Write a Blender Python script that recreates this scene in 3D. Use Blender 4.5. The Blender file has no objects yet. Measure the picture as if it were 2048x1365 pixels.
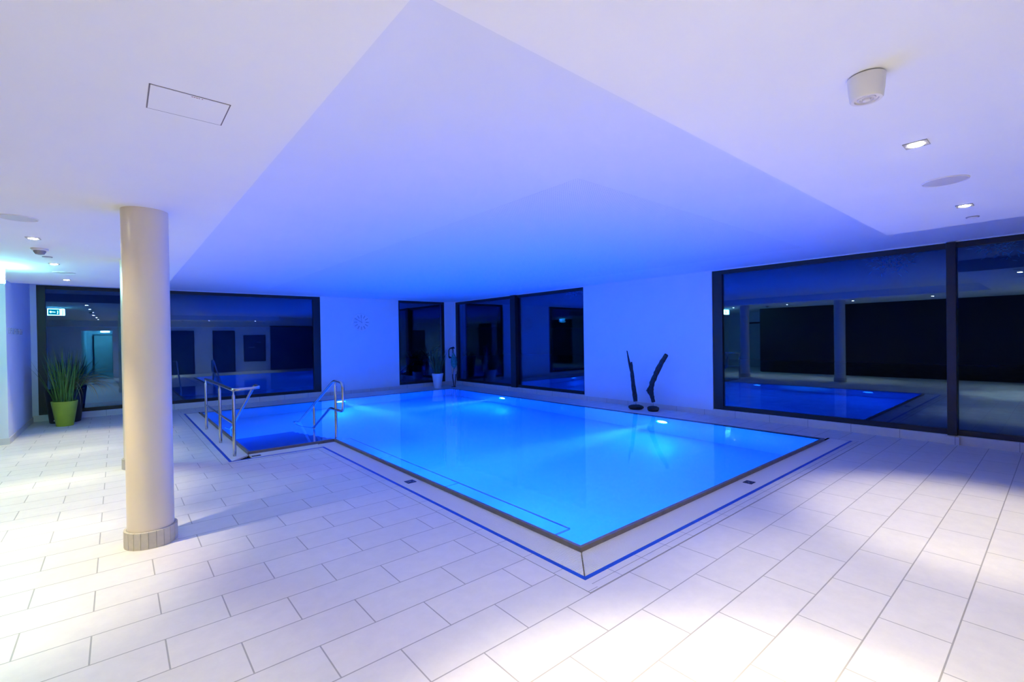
import bpy, bmesh, math, random
from mathutils import Vector, Matrix

random.seed(7)
sc = bpy.context.scene
COL = sc.collection

# ------------------------------------------------------------------ camera
CAM_Z = 1.5661
cam_data = bpy.data.cameras.new('camera')
cam = bpy.data.objects.new('camera', cam_data)
COL.objects.link(cam)
cam_data.sensor_fit = 'HORIZONTAL'
cam_data.sensor_width = 36.0
cam_data.lens = 36.0 * 937.162 / 2048.0
cam_data.clip_start = 0.02
cam_data.clip_end = 200
ROT = Matrix(((0.76441335, 0.01637897, -0.64451840),
              (-0.64454794, -0.00411054, -0.76455285),
              (-0.01517191, 0.99985741, 0.00741488)))
cam.matrix_world = Matrix.Translation((0, 0, CAM_Z)) @ ROT.to_4x4()
sc.camera = cam

# ------------------------------------------------------------------ world / exposure
world = bpy.data.worlds.new('night')
sc.world = world
world.use_nodes = True
bgn = world.node_tree.nodes['Background']
bgn.inputs['Color'].default_value = (0.02, 0.05, 0.16, 1)
bgn.inputs['Strength'].default_value = 0.02

vs = sc.view_settings
sc.display_settings.display_device = 'sRGB'
vs.view_transform = 'Standard'
vs.look = 'None'
vs.exposure = 0.0
vs.gamma = 1.0
vs.use_curve_mapping = False

# light strengths of the room's lamps
BEAM_W = 165.0            # recessed ceiling spots: narrow beam ...
SPILL_W = 22.0            # ... and wide spill
DOWN_COL = (1.0, 0.895, 0.60)
POOL_W = 190.0            # underwater pool lamps
POOL_COL = (0.0, 0.085, 1.0)
POOL_BEAM_W = 8000.0       # narrow core of each underwater lamp
POOL_BEAM_COL = (0.03, 0.30, 1.0)
EXIT_STRENGTH = 150.0

try:
    sc.cycles.use_denoising = True
    sc.cycles.max_bounces = 14
    sc.cycles.diffuse_bounces = 5
    sc.cycles.glossy_bounces = 5
    sc.cycles.transmission_bounces = 12
    sc.cycles.sample_clamp_indirect = 8.0
except Exception:
    pass

# ------------------------------------------------------------------ materials
def mat(name, col, rough=0.5, metal=0.0, spec=0.5, noise=0.0, nscale=6.0, bump=0.0, bscale=200.0, emit=None, estr=0.0):
    m = bpy.data.materials.new(name)
    m.use_nodes = True
    nt = m.node_tree
    b = nt.nodes['Principled BSDF']
    b.inputs['Base Color'].default_value = (*col, 1)
    b.inputs['Roughness'].default_value = rough
    b.inputs['Metallic'].default_value = metal
    b.inputs['Specular IOR Level'].default_value = spec
    tc = nt.nodes.new('ShaderNodeTexCoord')
    if noise > 0:
        n = nt.nodes.new('ShaderNodeTexNoise')
        n.inputs['Scale'].default_value = nscale
        n.inputs['Detail'].default_value = 4
        nt.links.new(tc.outputs['Object'], n.inputs['Vector'])
        r = nt.nodes.new('ShaderNodeMapRange')
        r.inputs[1].default_value = 0.3
        r.inputs[2].default_value = 0.7
        r.inputs[3].default_value = 1 - noise
        r.inputs[4].default_value = 1 + noise
        nt.links.new(n.outputs[0], r.inputs[0])
        mx = nt.nodes.new('ShaderNodeVectorMath')
        mx.operation = 'SCALE'
        mx.inputs[0].default_value = col
        nt.links.new(r.outputs[0], mx.inputs['Scale'])
        nt.links.new(mx.outputs[0], b.inputs['Base Color'])
    if bump > 0:
        n2 = nt.nodes.new('ShaderNodeTexNoise')
        n2.inputs['Scale'].default_value = bscale
        nt.links.new(tc.outputs['Object'], n2.inputs['Vector'])
        bp = nt.nodes.new('ShaderNodeBump')
        bp.inputs['Strength'].default_value = bump
        bp.inputs['Distance'].default_value = 0.002
        nt.links.new(n2.outputs[0], bp.inputs['Height'])
        nt.links.new(bp.outputs[0], b.inputs['Normal'])
    if emit:
        b.inputs['Emission Color'].default_value = (*emit, 1)
        b.inputs['Emission Strength'].default_value = estr
    return m


def tile_mat(name, c1, c2, mortar, w, h, msize, loc=(0, 0, 0), rough=0.35, axes='XY', offset=0.5):
    """tiles laid in courses; pattern in object space"""
    m = mat(name, c1, rough)
    nt = m.node_tree
    b = nt.nodes['Principled BSDF']
    tc = nt.nodes.new('ShaderNodeTexCoord')
    sp = nt.nodes.new('ShaderNodeSeparateXYZ')
    nt.links.new(tc.outputs['Object'], sp.inputs[0])
    cb = nt.nodes.new('ShaderNodeCombineXYZ')
    nt.links.new(sp.outputs[axes[0]], cb.inputs['X'])
    nt.links.new(sp.outputs[axes[1]], cb.inputs['Y'])
    ad = nt.nodes.new('ShaderNodeVectorMath')
    ad.operation = 'ADD'
    ad.inputs[1].default_value = loc
    nt.links.new(cb.outputs[0], ad.inputs[0])
    br = nt.nodes.new('ShaderNodeTexBrick')
    br.inputs['Scale'].default_value = 1.0
    br.inputs['Brick Width'].default_value = w
    br.inputs['Row Height'].default_value = h
    br.inputs['Mortar Size'].default_value = msize
    br.inputs['Mortar Smooth'].default_value = 0.15
    br.inputs['Color1'].default_value = (*c1, 1)
    br.inputs['Color2'].default_value = (*c2, 1)
    br.inputs['Mortar'].default_value = (*mortar, 1)
    br.offset = offset
    br.offset_frequency = 2
    nt.links.new(ad.outputs[0], br.inputs['Vector'])
    n = nt.nodes.new('ShaderNodeTexNoise')
    n.inputs['Scale'].default_value = 9.0
    n.inputs['Detail'].default_value = 8
    n.inputs['Roughness'].default_value = 0.7
    nt.links.new(tc.outputs['Object'], n.inputs['Vector'])
    r = nt.nodes.new('ShaderNodeMapRange')
    r.inputs[1].default_value = 0.3
    r.inputs[2].default_value = 0.7
    r.inputs[3].default_value = 0.95
    r.inputs[4].default_value = 1.04
    nt.links.new(n.outputs[0], r.inputs[0])
    mx = nt.nodes.new('ShaderNodeVectorMath')
    mx.operation = 'SCALE'
    nt.links.new(br.outputs['Color'], mx.inputs[0])
    nt.links.new(r.outputs[0], mx.inputs['Scale'])
    nt.links.new(mx.outputs[0], b.inputs['Base Color'])
    bp = nt.nodes.new('ShaderNodeBump')
    bp.inputs['Strength'].default_value = 0.25
    bp.inputs['Distance'].default_value = 0.002
    bp.invert = True
    nt.links.new(br.outputs['Fac'], bp.inputs['Height'])
    nt.links.new(bp.outputs[0], b.inputs['Normal'])
    return m


def glass_mat(name, col=(1, 1, 1), ior=1.5, rough=0.0, bump=0.0, bscale=3.0):
    m = bpy.data.materials.new(name)
    m.use_nodes = True
    nt = m.node_tree
    nt.nodes.remove(nt.nodes['Principled BSDF'])
    g = nt.nodes.new('ShaderNodeBsdfGlass')
    g.inputs['Color'].default_value = (*col, 1)
    g.inputs['IOR'].default_value = ior
    g.inputs['Roughness'].default_value = rough
    nt.links.new(g.outputs[0], nt.nodes['Material Output'].inputs['Surface'])
    if bump > 0:
        tc = nt.nodes.new('ShaderNodeTexCoord')
        n = nt.nodes.new('ShaderNodeTexNoise')
        n.inputs['Scale'].default_value = bscale
        n.inputs['Detail'].default_value = 2
        nt.links.new(tc.outputs['Object'], n.inputs['Vector'])
        bp = nt.nodes.new('ShaderNodeBump')
        bp.inputs['Strength'].default_value = bump
        bp.inputs['Distance'].default_value = 0.02
        nt.links.new(n.outputs[0], bp.inputs['Height'])
        nt.links.new(bp.outputs[0], g.inputs['Normal'])
    return m


M = {}
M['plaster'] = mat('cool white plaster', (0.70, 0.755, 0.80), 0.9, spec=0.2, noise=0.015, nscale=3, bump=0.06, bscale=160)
M['ceil'] = mat('matt white ceiling paint', (0.88, 0.875, 0.87), 0.95, spec=0.15, noise=0.01, nscale=2, bump=0.05, bscale=220)
M['ceil_high'] = mat('toned-down white ceiling paint', (0.79, 0.80, 0.82), 0.95, spec=0.15, noise=0.01, nscale=2, bump=0.05, bscale=220)  # soffit's white paint made darker and cooler, imitating weaker warm bounce light
M['floor'] = tile_mat('pale porcelain floor tile', (0.70, 0.675, 0.625), (0.73, 0.70, 0.655), (0.36, 0.345, 0.32),
                      0.6, 0.3, 0.0038, loc=(11.23, 8.923, 0), rough=0.42)
M['base_y'] = tile_mat('plinth tile along Y', (0.62, 0.60, 0.57), (0.65, 0.63, 0.60), (0.34, 0.33, 0.32), 0.6, 0.6, 0.004,
                       loc=(20.0, 0.3, 0), axes='YZ', offset=0.0)
M['base_x'] = tile_mat('plinth tile along X', (0.62, 0.60, 0.57), (0.65, 0.63, 0.60), (0.34, 0.33, 0.32), 0.6, 0.6, 0.004,
                       loc=(20.0, 0.3, 0), axes='XZ', offset=0.0)
M['border_y'] = tile_mat('border tile along Y', (0.68, 0.66, 0.62), (0.70, 0.68, 0.64), (0.34, 0.33, 0.32), 0.3, 9.0, 0.003,
                         loc=(20.0, 4.5, 0), axes='YX', offset=0.0)
M['border_x'] = tile_mat('border tile along X', (0.68, 0.66, 0.62), (0.70, 0.68, 0.64), (0.34, 0.33, 0.32), 0.3, 9.0, 0.003,
                         loc=(20.0, 4.5, 0), axes='XY', offset=0.0)
M['joint'] = mat('grey joint', (0.30, 0.29, 0.28), 0.8)
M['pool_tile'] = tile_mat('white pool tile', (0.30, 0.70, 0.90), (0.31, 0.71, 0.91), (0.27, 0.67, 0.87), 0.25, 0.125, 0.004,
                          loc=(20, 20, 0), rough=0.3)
M['step_tile'] = mat('blue mosaic step tile', (0.05, 0.16, 0.55), 0.35, noise=0.06, nscale=60)
M['rim'] = mat('taupe rim tile', (0.17, 0.145, 0.135), 0.45, noise=0.12, nscale=14)
M['blue_line'] = mat('blue edge tile', (0.012, 0.075, 0.50), 0.35, noise=0.1, nscale=25)
M['grate'] = mat('white plastic grate', (0.78, 0.77, 0.76), 0.5)
M['trough'] = mat('dark gutter', (0.10, 0.10, 0.11), 0.8)
M['water'] = glass_mat('clear water', (1, 1, 1), 1.333, 0.045, bump=0.08, bscale=2.2)
_nt = M['water'].node_tree
_vs = _nt.nodes.new('ShaderNodeVolumeScatter')      # slightly milky pool water
_vs.inputs['Density'].default_value = 0.09
_vs.inputs['Anisotropy'].default_value = 0.3
_nt.links.new(_vs.outputs[0], _nt.nodes['Material Output'].inputs['Volume'])
M['glass'] = glass_mat('window glass', (0.62, 0.82, 1.0), 1.65)
M['frame'] = mat('anthracite window frame', (0.008, 0.008, 0.011), 0.45, noise=0.05, nscale=20)
M['steel'] = mat('brushed stainless steel', (0.62, 0.60, 0.58), 0.22, 1.0, noise=0.04, nscale=40)
M['cream'] = mat('cream gloss paint', (0.80, 0.68, 0.54), 0.30, noise=0.02, nscale=3)
M['skirt'] = mat('grey beige plinth tile', (0.56, 0.50, 0.43), 0.45, noise=0.05, nscale=30)
M['white_pl'] = mat('white plastic', (0.78, 0.74, 0.73), 0.45)
M['white_mt'] = mat('white metal grille', (0.63, 0.60, 0.60), 0.6, noise=0.04, nscale=300)
M['grey_pl'] = mat('grey plastic', (0.30, 0.29, 0.30), 0.5)
M['dark_gap'] = mat('dark gap', (0.20, 0.18, 0.20), 0.9)
M['black'] = mat('matt black', (0.012, 0.012, 0.014), 0.5, noise=0.1, nscale=20)
M['red_text'] = mat('faded red print', (0.42, 0.24, 0.28), 0.7)
M['lamp_lens'] = mat('lit lamp lens', (1, 1, 1), 0.3, emit=(1.0, 0.93, 0.80), estr=130.0)
M['pool_lens'] = mat('lit underwater lens', (0.5, 0.7, 0.9), 0.3, emit=(0.03, 0.28, 1.0), estr=160.0)
M['green_pot'] = mat('lime green glazed pot', (0.33, 0.40, 0.02), 0.38, noise=0.06, nscale=8)
M['black_pot'] = mat('black planter', (0.014, 0.014, 0.018), 0.4, noise=0.1, nscale=8)
M['white_pot'] = mat('white planter', (0.74, 0.74, 0.75), 0.5, noise=0.03, nscale=8)
M['soil'] = mat('dark soil', (0.03, 0.02, 0.012), 0.95, noise=0.4, nscale=60)
M['leaf'] = mat('green blade leaf', (0.06, 0.165, 0.025), 0.45, noise=0.35, nscale=9)
M['leaf_tree'] = mat('silvery tree leaf', (0.40, 0.55, 0.52), 0.4, noise=0.3, nscale=9)
M['trunk_dark'] = mat('dark bark', (0.006, 0.006, 0.006), 0.95, spec=0.05, noise=0.2, nscale=20)
M['leaf_dark'] = mat('dark green leaf', (0.03, 0.07, 0.02), 0.5, noise=0.3, nscale=9)
M['sedge'] = mat('olive sedge', (0.27, 0.26, 0.13), 0.5, noise=0.25, nscale=12)
M['bark'] = mat('weathered driftwood', (0.035, 0.026, 0.028), 0.85, noise=0.45, nscale=25, bump=0.8, bscale=60)
M['stone'] = mat('dark base stone', (0.02, 0.018, 0.018), 0.7, noise=0.3, nscale=30, bump=0.4, bscale=90)
M['bird_dark'] = mat('dark iron', (0.014, 0.014, 0.018), 0.5, 0.3, noise=0.2, nscale=20)
M['bird_green'] = mat('green patina metal', (0.05, 0.24, 0.19), 0.55, 0.1, noise=0.35, nscale=22)
M['bird_tan'] = mat('rusty tan metal', (0.50, 0.38, 0.29), 0.6, 0.1, noise=0.3, nscale=22)
M['dark_wood'] = mat('dark red brown wall panel', (0.025, 0.005, 0.004), 0.6, noise=0.4, nscale=3)
M['door'] = mat('pale door leaf', (0.55, 0.58, 0.56), 0.5, noise=0.03, nscale=4)
M['door_dark'] = mat('dark teal door leaf', (0.02, 0.05, 0.07), 0.35, noise=0.08, nscale=4)
M['board'] = mat('dark notice board', (0.03, 0.045, 0.07), 0.5, noise=0.1, nscale=10)
M['paper'] = mat('pale paper', (0.6, 0.6, 0.55), 0.7)
M['ground'] = mat('dark paving outdoors', (0.16, 0.16, 0.17), 0.8, noise=0.25, nscale=3)
M['fence'] = mat('pale rendered garden wall', (0.52, 0.54, 0.55), 0.85, noise=0.08, nscale=2)
M['clock_face'] = mat('white clock face', (0.78, 0.77, 0.76), 0.5)
M['clock_mark'] = mat('grey clock marks', (0.46, 0.47, 0.52), 0.5)
M['letter'] = mat('grey metal letters', (0.30, 0.30, 0.33), 0.5, 0.2)
M['plate'] = mat('dark blue plate', (0.012, 0.016, 0.06), 0.4)
M['plate_mark'] = mat('pale plate print', (0.30, 0.32, 0.42), 0.5)
M['exit_white'] = mat('lit sign panel', (0.8, 0.9, 0.88), 0.4, emit=(0.28, 1.0, 0.93), estr=EXIT_STRENGTH)
M['exit_green'] = mat('lit green sign print', (0.02, 0.4, 0.15), 0.4, emit=(0.02, 0.55, 0.60), estr=2.5)


def perforated():
    m = mat('perforated acoustic board', (0.79, 0.80, 0.82), 0.95, spec=0.15)
    nt = m.node_tree
    b = nt.nodes['Principled BSDF']
    tc = nt.nodes.new('ShaderNodeTexCoord')
    vm = nt.nodes.new('ShaderNodeVectorMath')
    vm.operation = 'SCALE'
    vm.inputs['Scale'].default_value = 1 / 0.024
    nt.links.new(tc.outputs['Object'], vm.inputs[0])
    fr = nt.nodes.new('ShaderNodeVectorMath')
    fr.operation = 'FRACTION'
    nt.links.new(vm.outputs[0], fr.inputs[0])
    su = nt.nodes.new('ShaderNodeVectorMath')
    su.operation = 'SUBTRACT'
    su.inputs[1].default_value = (0.5, 0.5, 0)
    nt.links.new(fr.outputs[0], su.inputs[0])
    mu = nt.nodes.new('ShaderNodeVectorMath')
    mu.operation = 'MULTIPLY'
    mu.inputs[1].default_value = (1, 1, 0)
    nt.links.new(su.outputs[0], mu.inputs[0])
    ln = nt.nodes.new('ShaderNodeVectorMath')
    ln.operation = 'LENGTH'
    nt.links.new(mu.outputs[0], ln.inputs[0])
    cr = nt.nodes.new('ShaderNodeMapRange')
    cr.inputs[1].default_value = 0.15
    cr.inputs[2].default_value = 0.20
    nt.links.new(ln.outputs['Value'], cr.inputs[0])
    mx = nt.nodes.new('ShaderNodeMix')
    mx.data_type = 'RGBA'
    mx.inputs[6].default_value = (0.42, 0.42, 0.43, 1)
    mx.inputs[7].default_value = (0.79, 0.80, 0.82, 1)
    nt.links.new(cr.outputs[0], mx.inputs[0])
    nt.links.new(mx.outputs[2], b.inputs['Base Color'])
    return m


M['perf'] = perforated()

# ------------------------------------------------------------------ mesh helpers
def box(bm, x0, x1, y0, y1, z0, z1):
    v = [bm.verts.new(p) for p in ((x0, y0, z0), (x1, y0, z0), (x1, y1, z0), (x0, y1, z0),
                                   (x0, y0, z1), (x1, y0, z1), (x1, y1, z1), (x0, y1, z1))]
    for f in ((0, 3, 2, 1), (4, 5, 6, 7), (0, 1, 5, 4), (1, 2, 6, 5), (2, 3, 7, 6), (3, 0, 4, 7)):
        bm.faces.new([v[i] for i in f])


def quad(bm, *pts):
    bm.faces.new([bm.verts.new(p) for p in pts])


def lathe(bm, prof, n=32, c=(0, 0, 0), caps=True):
    rings = []
    for r, z in prof:
        rings.append([bm.verts.new((c[0] + r * math.cos(2 * math.pi * i / n), c[1] + r * math.sin(2 * math.pi * i / n), c[2] + z))
                      for i in range(n)])
    for a, b in zip(rings, rings[1:]):
        for i in range(n):
            bm.faces.new((a[i], a[(i + 1) % n], b[(i + 1) % n], b[i]))
    if caps:
        bm.faces.new(list(reversed(rings[0])))
        bm.faces.new(rings[-1])


def round_path(pts, rad, seg=6):
    """polyline with its corners replaced by arcs"""
    P = [Vector(p) for p in pts]
    out = [P[0]]
    for a, b, c in zip(P, P[1:], P[2:]):
        d1, d2 = (a - b), (c - b)
        t = min(rad, d1.length * 0.49, d2.length * 0.49)
        p1, p2 = b + d1.normalized() * t, b + d2.normalized() * t
        for i in range(seg + 1):
            u = i / seg
            out.append(p1 * (1 - u) ** 2 + b * 2 * u * (1 - u) + p2 * u * u)
    out.append(P[-1])
    return out


def tube(bm, path, rad, n=12, radii=None, closed_ends=True, squash=None):
    P = [Vector(p) for p in path]
    prev = None
    rings = []
    for i, p in enumerate(P):
        if i == 0:
            t = P[1] - P[0]
        elif i == len(P) - 1:
            t = P[-1] - P[-2]
        else:
            t = (P[i + 1] - P[i]).normalized() + (P[i] - P[i - 1]).normalized()
        t.normalize()
        if prev is None:
            u = t.orthogonal().normalized()
        else:
            u = prev - t * prev.dot(t)
            u.normalize()
        prev = u
        w = t.cross(u)
        r = radii[i] if radii else rad
        rings.append([bm.verts.new(p + (u * math.cos(2 * math.pi * k / n) + w * math.sin(2 * math.pi * k / n)) * r)
                      for k in range(n)])
    for a, b in zip(rings, rings[1:]):
        for k in range(n):
            bm.faces.new((a[k], a[(k + 1) % n], b[(k + 1) % n], b[k]))
    if closed_ends:
        bm.faces.new(list(reversed(rings[0])))
        bm.faces.new(rings[-1])


def blade(bm, base, direction, length, width, droop, seg=6, lean=0.0):
    """one folded grass blade"""
    d = Vector((direction[0], direction[1], 0))
    if d.length < 1e-6:
        d = Vector((1, 0, 0))
    d.normalize()
    side = Vector((-d.y, d.x, 0))
    p = Vector(base)
    ang = math.pi / 2 - lean
    prev = None
    for i in range(seg + 1):
        u = i / seg
        w = width * (0.6 + 0.7 * u * (1 - u) * 2) * (1 - u ** 3) + 0.0004
        up = Vector((0, 0, 1))
        tang = d * math.cos(ang) + up * math.sin(ang)
        nrm = tang.cross(side)
        row = [bm.verts.new(p - side * w), bm.verts.new(p + nrm * w * 0.45), bm.verts.new(p + side * w)]
        if prev:
            bm.faces.new((prev[0], prev[1], row[1], row[0]))
            bm.faces.new((prev[1], prev[2], row[2], row[1]))
        prev = row
        p = p + tang * (length / seg)
        ang -= droop / seg


def make(name, bm, m, parent=None, smooth=False, bevel=0.0):
    bmesh.ops.recalc_face_normals(bm, faces=bm.faces[:])
    me = bpy.data.meshes.new(name)
    bm.to_mesh(me)
    bm.free()
    me.materials.append(m)
    if smooth:
        for p in me.polygons:
            p.use_smooth = True
        try:
            me.set_sharp_from_angle(angle=math.radians(40))
        except Exception:
            pass
    o = bpy.data.objects.new(name, me)
    COL.objects.link(o)
    if parent:
        o.parent = parent
    if bevel > 0:
        md = o.modifiers.new('edge', 'BEVEL')
        md.width = bevel
        md.segments = 2
        md.limit_method = 'ANGLE'
    return o


def boxes(name, L, m, parent=None, bevel=0.0):
    bm = bmesh.new()
    for b in L:
        box(bm, *b)
    return make(name, bm, m, parent, bevel=bevel)


def empty(name, loc=(0, 0, 0), rz=0.0):
    o = bpy.data.objects.new(name, None)
    o.empty_display_size = 0.1
    o.location = loc
    o.rotation_euler = (0, 0, rz)
    COL.objects.link(o)
    return o


def tag(o, label=None, cat=None, group=None, kind=None):
    if label:
        o['label'] = label
    if cat:
        o['category'] = cat
    if group:
        o['group'] = group
    if kind:
        o['kind'] = kind
    return o


def copy_tree(root, loc, rz=0.0):
    r = root.copy()
    COL.objects.link(r)
    r.location = loc
    r.rotation_euler = (0, 0, rz)
    for ch in list(root.children):
        c = ch.copy()
        COL.objects.link(c)
        c.parent = r
        for g in list(ch.children):
            d = g.copy()
            COL.objects.link(d)
            d.parent = c
    return r


# ------------------------------------------------------------------ dimensions
XW, YW = 8.80, 13.50            # glass walls
Z_LOW, Z_HIGH = 2.60, 2.80
Y_FRONT, X_DARK, X_LEFT, Y_LEFT = -0.75, -2.60, -1.33, 10.77
WIN_Z0, WIN_Z1 = 0.125, 2.785
PX0, PX1, PY0, PY1 = 2.575, 7.80, 2.31, 12.20   # main basin
SX0, SY0 = 1.39, 7.36                           # stair bay
WATER_Z = 0.03

# ------------------------------------------------------------------ floor (with the pool cut out)
bm = bmesh.new()
xs = [-6.0, 1.10, SX0, 2.28, PX1, 8.07, XW + 0.3]
ys = [-6.0, 2.01, PY0, 7.04, PY1, 12.50, YW + 0.3]
for i in range(len(xs) - 1):
    for j in range(len(ys) - 1):
        x0, x1, y0, y1 = xs[i], xs[i + 1], ys[j], ys[j + 1]
        cx, cy = (x0 + x1) / 2, (y0 + y1) / 2
        hole = (1.10 < cx < 2.28 and 7.04 < cy < PY1) or (1.10 < cx < SX0 and PY1 < cy < 12.5) or \
               (2.28 < cx < PX1 and 2.01 < cy < PY1) or (PX1 < cx < 8.07 and 2.01 < cy < PY0)
        if not hole:
            quad(bm, (x0, y0, 0), (x1, y0, 0), (x1, y1, 0), (x0, y1, 0))
bmesh.ops.remove_doubles(bm, verts=bm.verts[:], dist=1e-5)
tag(make('floor', bm, M['floor']), 'pale porcelain tile floor laid in half bond around the pool', 'floor', kind='structure')

# ------------------------------------------------------------------ ceilings
bm = bmesh.new()
box(bm, -6.0, XW + 0.3, -6.0, YW + 0.3, Z_HIGH, Z_HIGH + 0.25)
tag(make('ceiling', bm, M['ceil_high']), 'raised white ceiling over the pool, washed blue', 'ceiling', kind='structure')
EX, EY, EXR, EYB = 0.70, 1.245, 6.32, 11.30
boxes_low = bmesh.new()
loop = [(-6, -6), (EXR, -6), (EXR, EY), (EX, EY), (EX, EYB), (-6, EYB)]
lo = [boxes_low.verts.new((x, y, Z_LOW)) for x, y in loop]
hi = [boxes_low.verts.new((x, y, Z_HIGH)) for x, y in loop]
boxes_low.faces.new(lo)
boxes_low.faces.new(hi)
for k in range(6):
    boxes_low.faces.new((lo[k], lo[(k + 1) % 6], hi[(k + 1) % 6], hi[k]))
tag(make('ceiling_soffit', boxes_low, M['ceil']), 'lower white ceiling running in an L around the pool', 'ceiling', kind='structure')
bm = bmesh.new()
box(bm, 2.77, 7.57, 2.46, 12.06, Z_HIGH - 0.0008, Z_HIGH + 0.02)
tag(make('acoustic_panel', bm, M['perf']), 'perforated acoustic field in the raised ceiling above the pool', 'ceiling panel', kind='structure')

# ------------------------------------------------------------------ walls
D0, D1 = -0.60, 4.43            # big right window
C0, C1 = 7.69, 13.42            # corner window in the right wall
T = 0.30
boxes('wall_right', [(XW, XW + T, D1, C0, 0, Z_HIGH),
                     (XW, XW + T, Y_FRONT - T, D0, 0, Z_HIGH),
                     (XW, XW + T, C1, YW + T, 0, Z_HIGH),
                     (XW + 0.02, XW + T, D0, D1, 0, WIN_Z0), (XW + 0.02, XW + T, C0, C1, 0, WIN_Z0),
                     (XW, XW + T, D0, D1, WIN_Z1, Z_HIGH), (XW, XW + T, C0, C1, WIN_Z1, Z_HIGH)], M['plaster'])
tag(bpy.data.objects['wall_right'], 'white plaster right wall with two wide dark windows', 'wall', kind='structure')
A0, A1 = -1.24, 4.37            # large back window
B0, B1 = 6.75, 8.43             # narrow back window by the corner
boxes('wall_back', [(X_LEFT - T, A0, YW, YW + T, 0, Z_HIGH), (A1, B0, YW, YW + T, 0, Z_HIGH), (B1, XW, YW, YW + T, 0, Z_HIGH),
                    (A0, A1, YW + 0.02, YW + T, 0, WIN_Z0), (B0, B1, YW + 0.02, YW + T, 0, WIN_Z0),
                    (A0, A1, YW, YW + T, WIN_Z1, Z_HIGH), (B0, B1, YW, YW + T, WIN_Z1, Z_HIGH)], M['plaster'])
tag(bpy.data.objects['wall_back'], 'white plaster back wall with the wall clock, lit blue', 'wall', kind='structure')
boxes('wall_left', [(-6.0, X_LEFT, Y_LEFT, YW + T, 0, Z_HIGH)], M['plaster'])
tag(bpy.data.objects['wall_left'], 'white wall return at left beside the plants', 'wall', kind='structure')
boxes('wall_panelled', [(X_DARK - T, X_DARK, Y_FRONT - T, 8.2, 0, Z_LOW)], M['dark_wood'])
tag(bpy.data.objects['wall_panelled'], 'dark red brown panelled wall mirrored in the right window', 'wall', kind='structure')
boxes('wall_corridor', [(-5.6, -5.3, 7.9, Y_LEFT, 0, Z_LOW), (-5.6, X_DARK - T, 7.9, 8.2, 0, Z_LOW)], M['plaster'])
tag(bpy.data.objects['wall_corridor'], 'white end wall of the side corridor behind the exit sign', 'wall', kind='structure')
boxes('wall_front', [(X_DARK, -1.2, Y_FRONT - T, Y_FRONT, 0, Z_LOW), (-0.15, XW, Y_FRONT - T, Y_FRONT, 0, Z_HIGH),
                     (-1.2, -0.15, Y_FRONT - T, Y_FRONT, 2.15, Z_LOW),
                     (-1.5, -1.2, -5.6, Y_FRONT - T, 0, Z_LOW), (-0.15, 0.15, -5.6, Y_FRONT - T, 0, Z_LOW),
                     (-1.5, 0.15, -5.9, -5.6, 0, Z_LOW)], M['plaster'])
tag(bpy.data.objects['wall_front'], 'white wall with dark doors mirrored in the large back window', 'wall', kind='structure')

# skirting tiles
boxes('baseboard_right', [(XW - 0.015, XW + 0.02, C0, C1 + 0.08, 0, WIN_Z0 - 0.002), (XW - 0.015, XW + 0.02, Y_FRONT, D1, 0, WIN_Z0 - 0.002),
                          (XW - 0.014, XW + 0.001, D1, C0, 0, 0.10), (XW - 0.05, XW - 0.014, 0.96, 1.10, 0, WIN_Z0 - 0.015)], M['base_y'])
tag(bpy.data.objects['baseboard_right'], 'low tiled skirting under the right windows', 'skirting', kind='structure')
boxes('baseboard_back', [(X_LEFT, A1, YW - 0.015, YW + 0.02, 0, WIN_Z0 - 0.002), (A1, B0, YW - 0.014, YW + 0.001, 0, 0.10),
                         (B0, XW - 0.015, YW - 0.015, YW + 0.02, 0, WIN_Z0 - 0.002)], M['base_x'])
tag(bpy.data.objects['baseboard_back'], 'low tiled skirting under the back windows', 'skirting', kind='structure')
boxes('baseboard_left', [(X_LEFT, X_LEFT + 0.014, Y_LEFT - 0.014, YW - 0.016, 0, 0.10), (-6.0, X_LEFT, Y_LEFT - 0.014, Y_LEFT, 0, 0.10)], M['base_y'])
tag(bpy.data.objects['baseboard_left'], 'grey tiled skirting along the left wall return', 'skirting', kind='structure')

# ------------------------------------------------------------------ windows
def window(name, label, axis, a0, a1, mull, mdepth=0.06, mw=0.06, j0=0.08, j1=0.08):
    root = empty(name, ((XW if axis == 'Y' else (a0 + a1) / 2), ((a0 + a1) / 2 if axis == 'Y' else YW), WIN_Z0))
    tag(root, label, 'window', kind='structure')
    L0 = root.location.copy()

    def bx(s0, s1, d0, d1, z0, z1):
        # s along the wall, d depth into the wall
        if axis == 'Y':
            return (XW + d0 - L0.x, XW + d1 - L0.x, s0 - L0.y, s1 - L0.y, z0 - L0.z, z1 - L0.z)
        return (s0 - L0.x, s1 - L0.x, YW + d0 - L0.y, YW + d1 - L0.y, z0 - L0.z, z1 - L0.z)
    fw = 0.075
    boxes('window_frame', [bx(a0, a0 + j0, 0.02, 0.12, WIN_Z0, WIN_Z1), bx(a1 - j1, a1, 0.02, 0.12, WIN_Z0, WIN_Z1),
                           bx(a0 + j0, a1 - j1, 0.02, 0.12, WIN_Z0, WIN_Z0 + fw), bx(a0 + j0, a1 - j1, 0.02, 0.12, WIN_Z1 - fw, WIN_Z1)],
          M['frame'], root, bevel=0.004)
    cuts = [a0 + j0]
    for s in mull:
        boxes('mullion', [bx(s - mw, s + mw, 0.02 - mdepth, 0.12, WIN_Z0, WIN_Z1)], M['frame'], root, bevel=0.004)
        cuts += [s - mw, s + mw]
    cuts.append(a1 - j1)
    for k in range(0, len(cuts), 2):
        for d in (0.050, 0.078):          # double glazing
            boxes('window_pane', [bx(cuts[k] - 0.005, cuts[k + 1] + 0.005, d, d + 0.006, WIN_Z0 + fw - 0.005, WIN_Z1 - fw + 0.005)], M['glass'], root)
    return root


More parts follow.
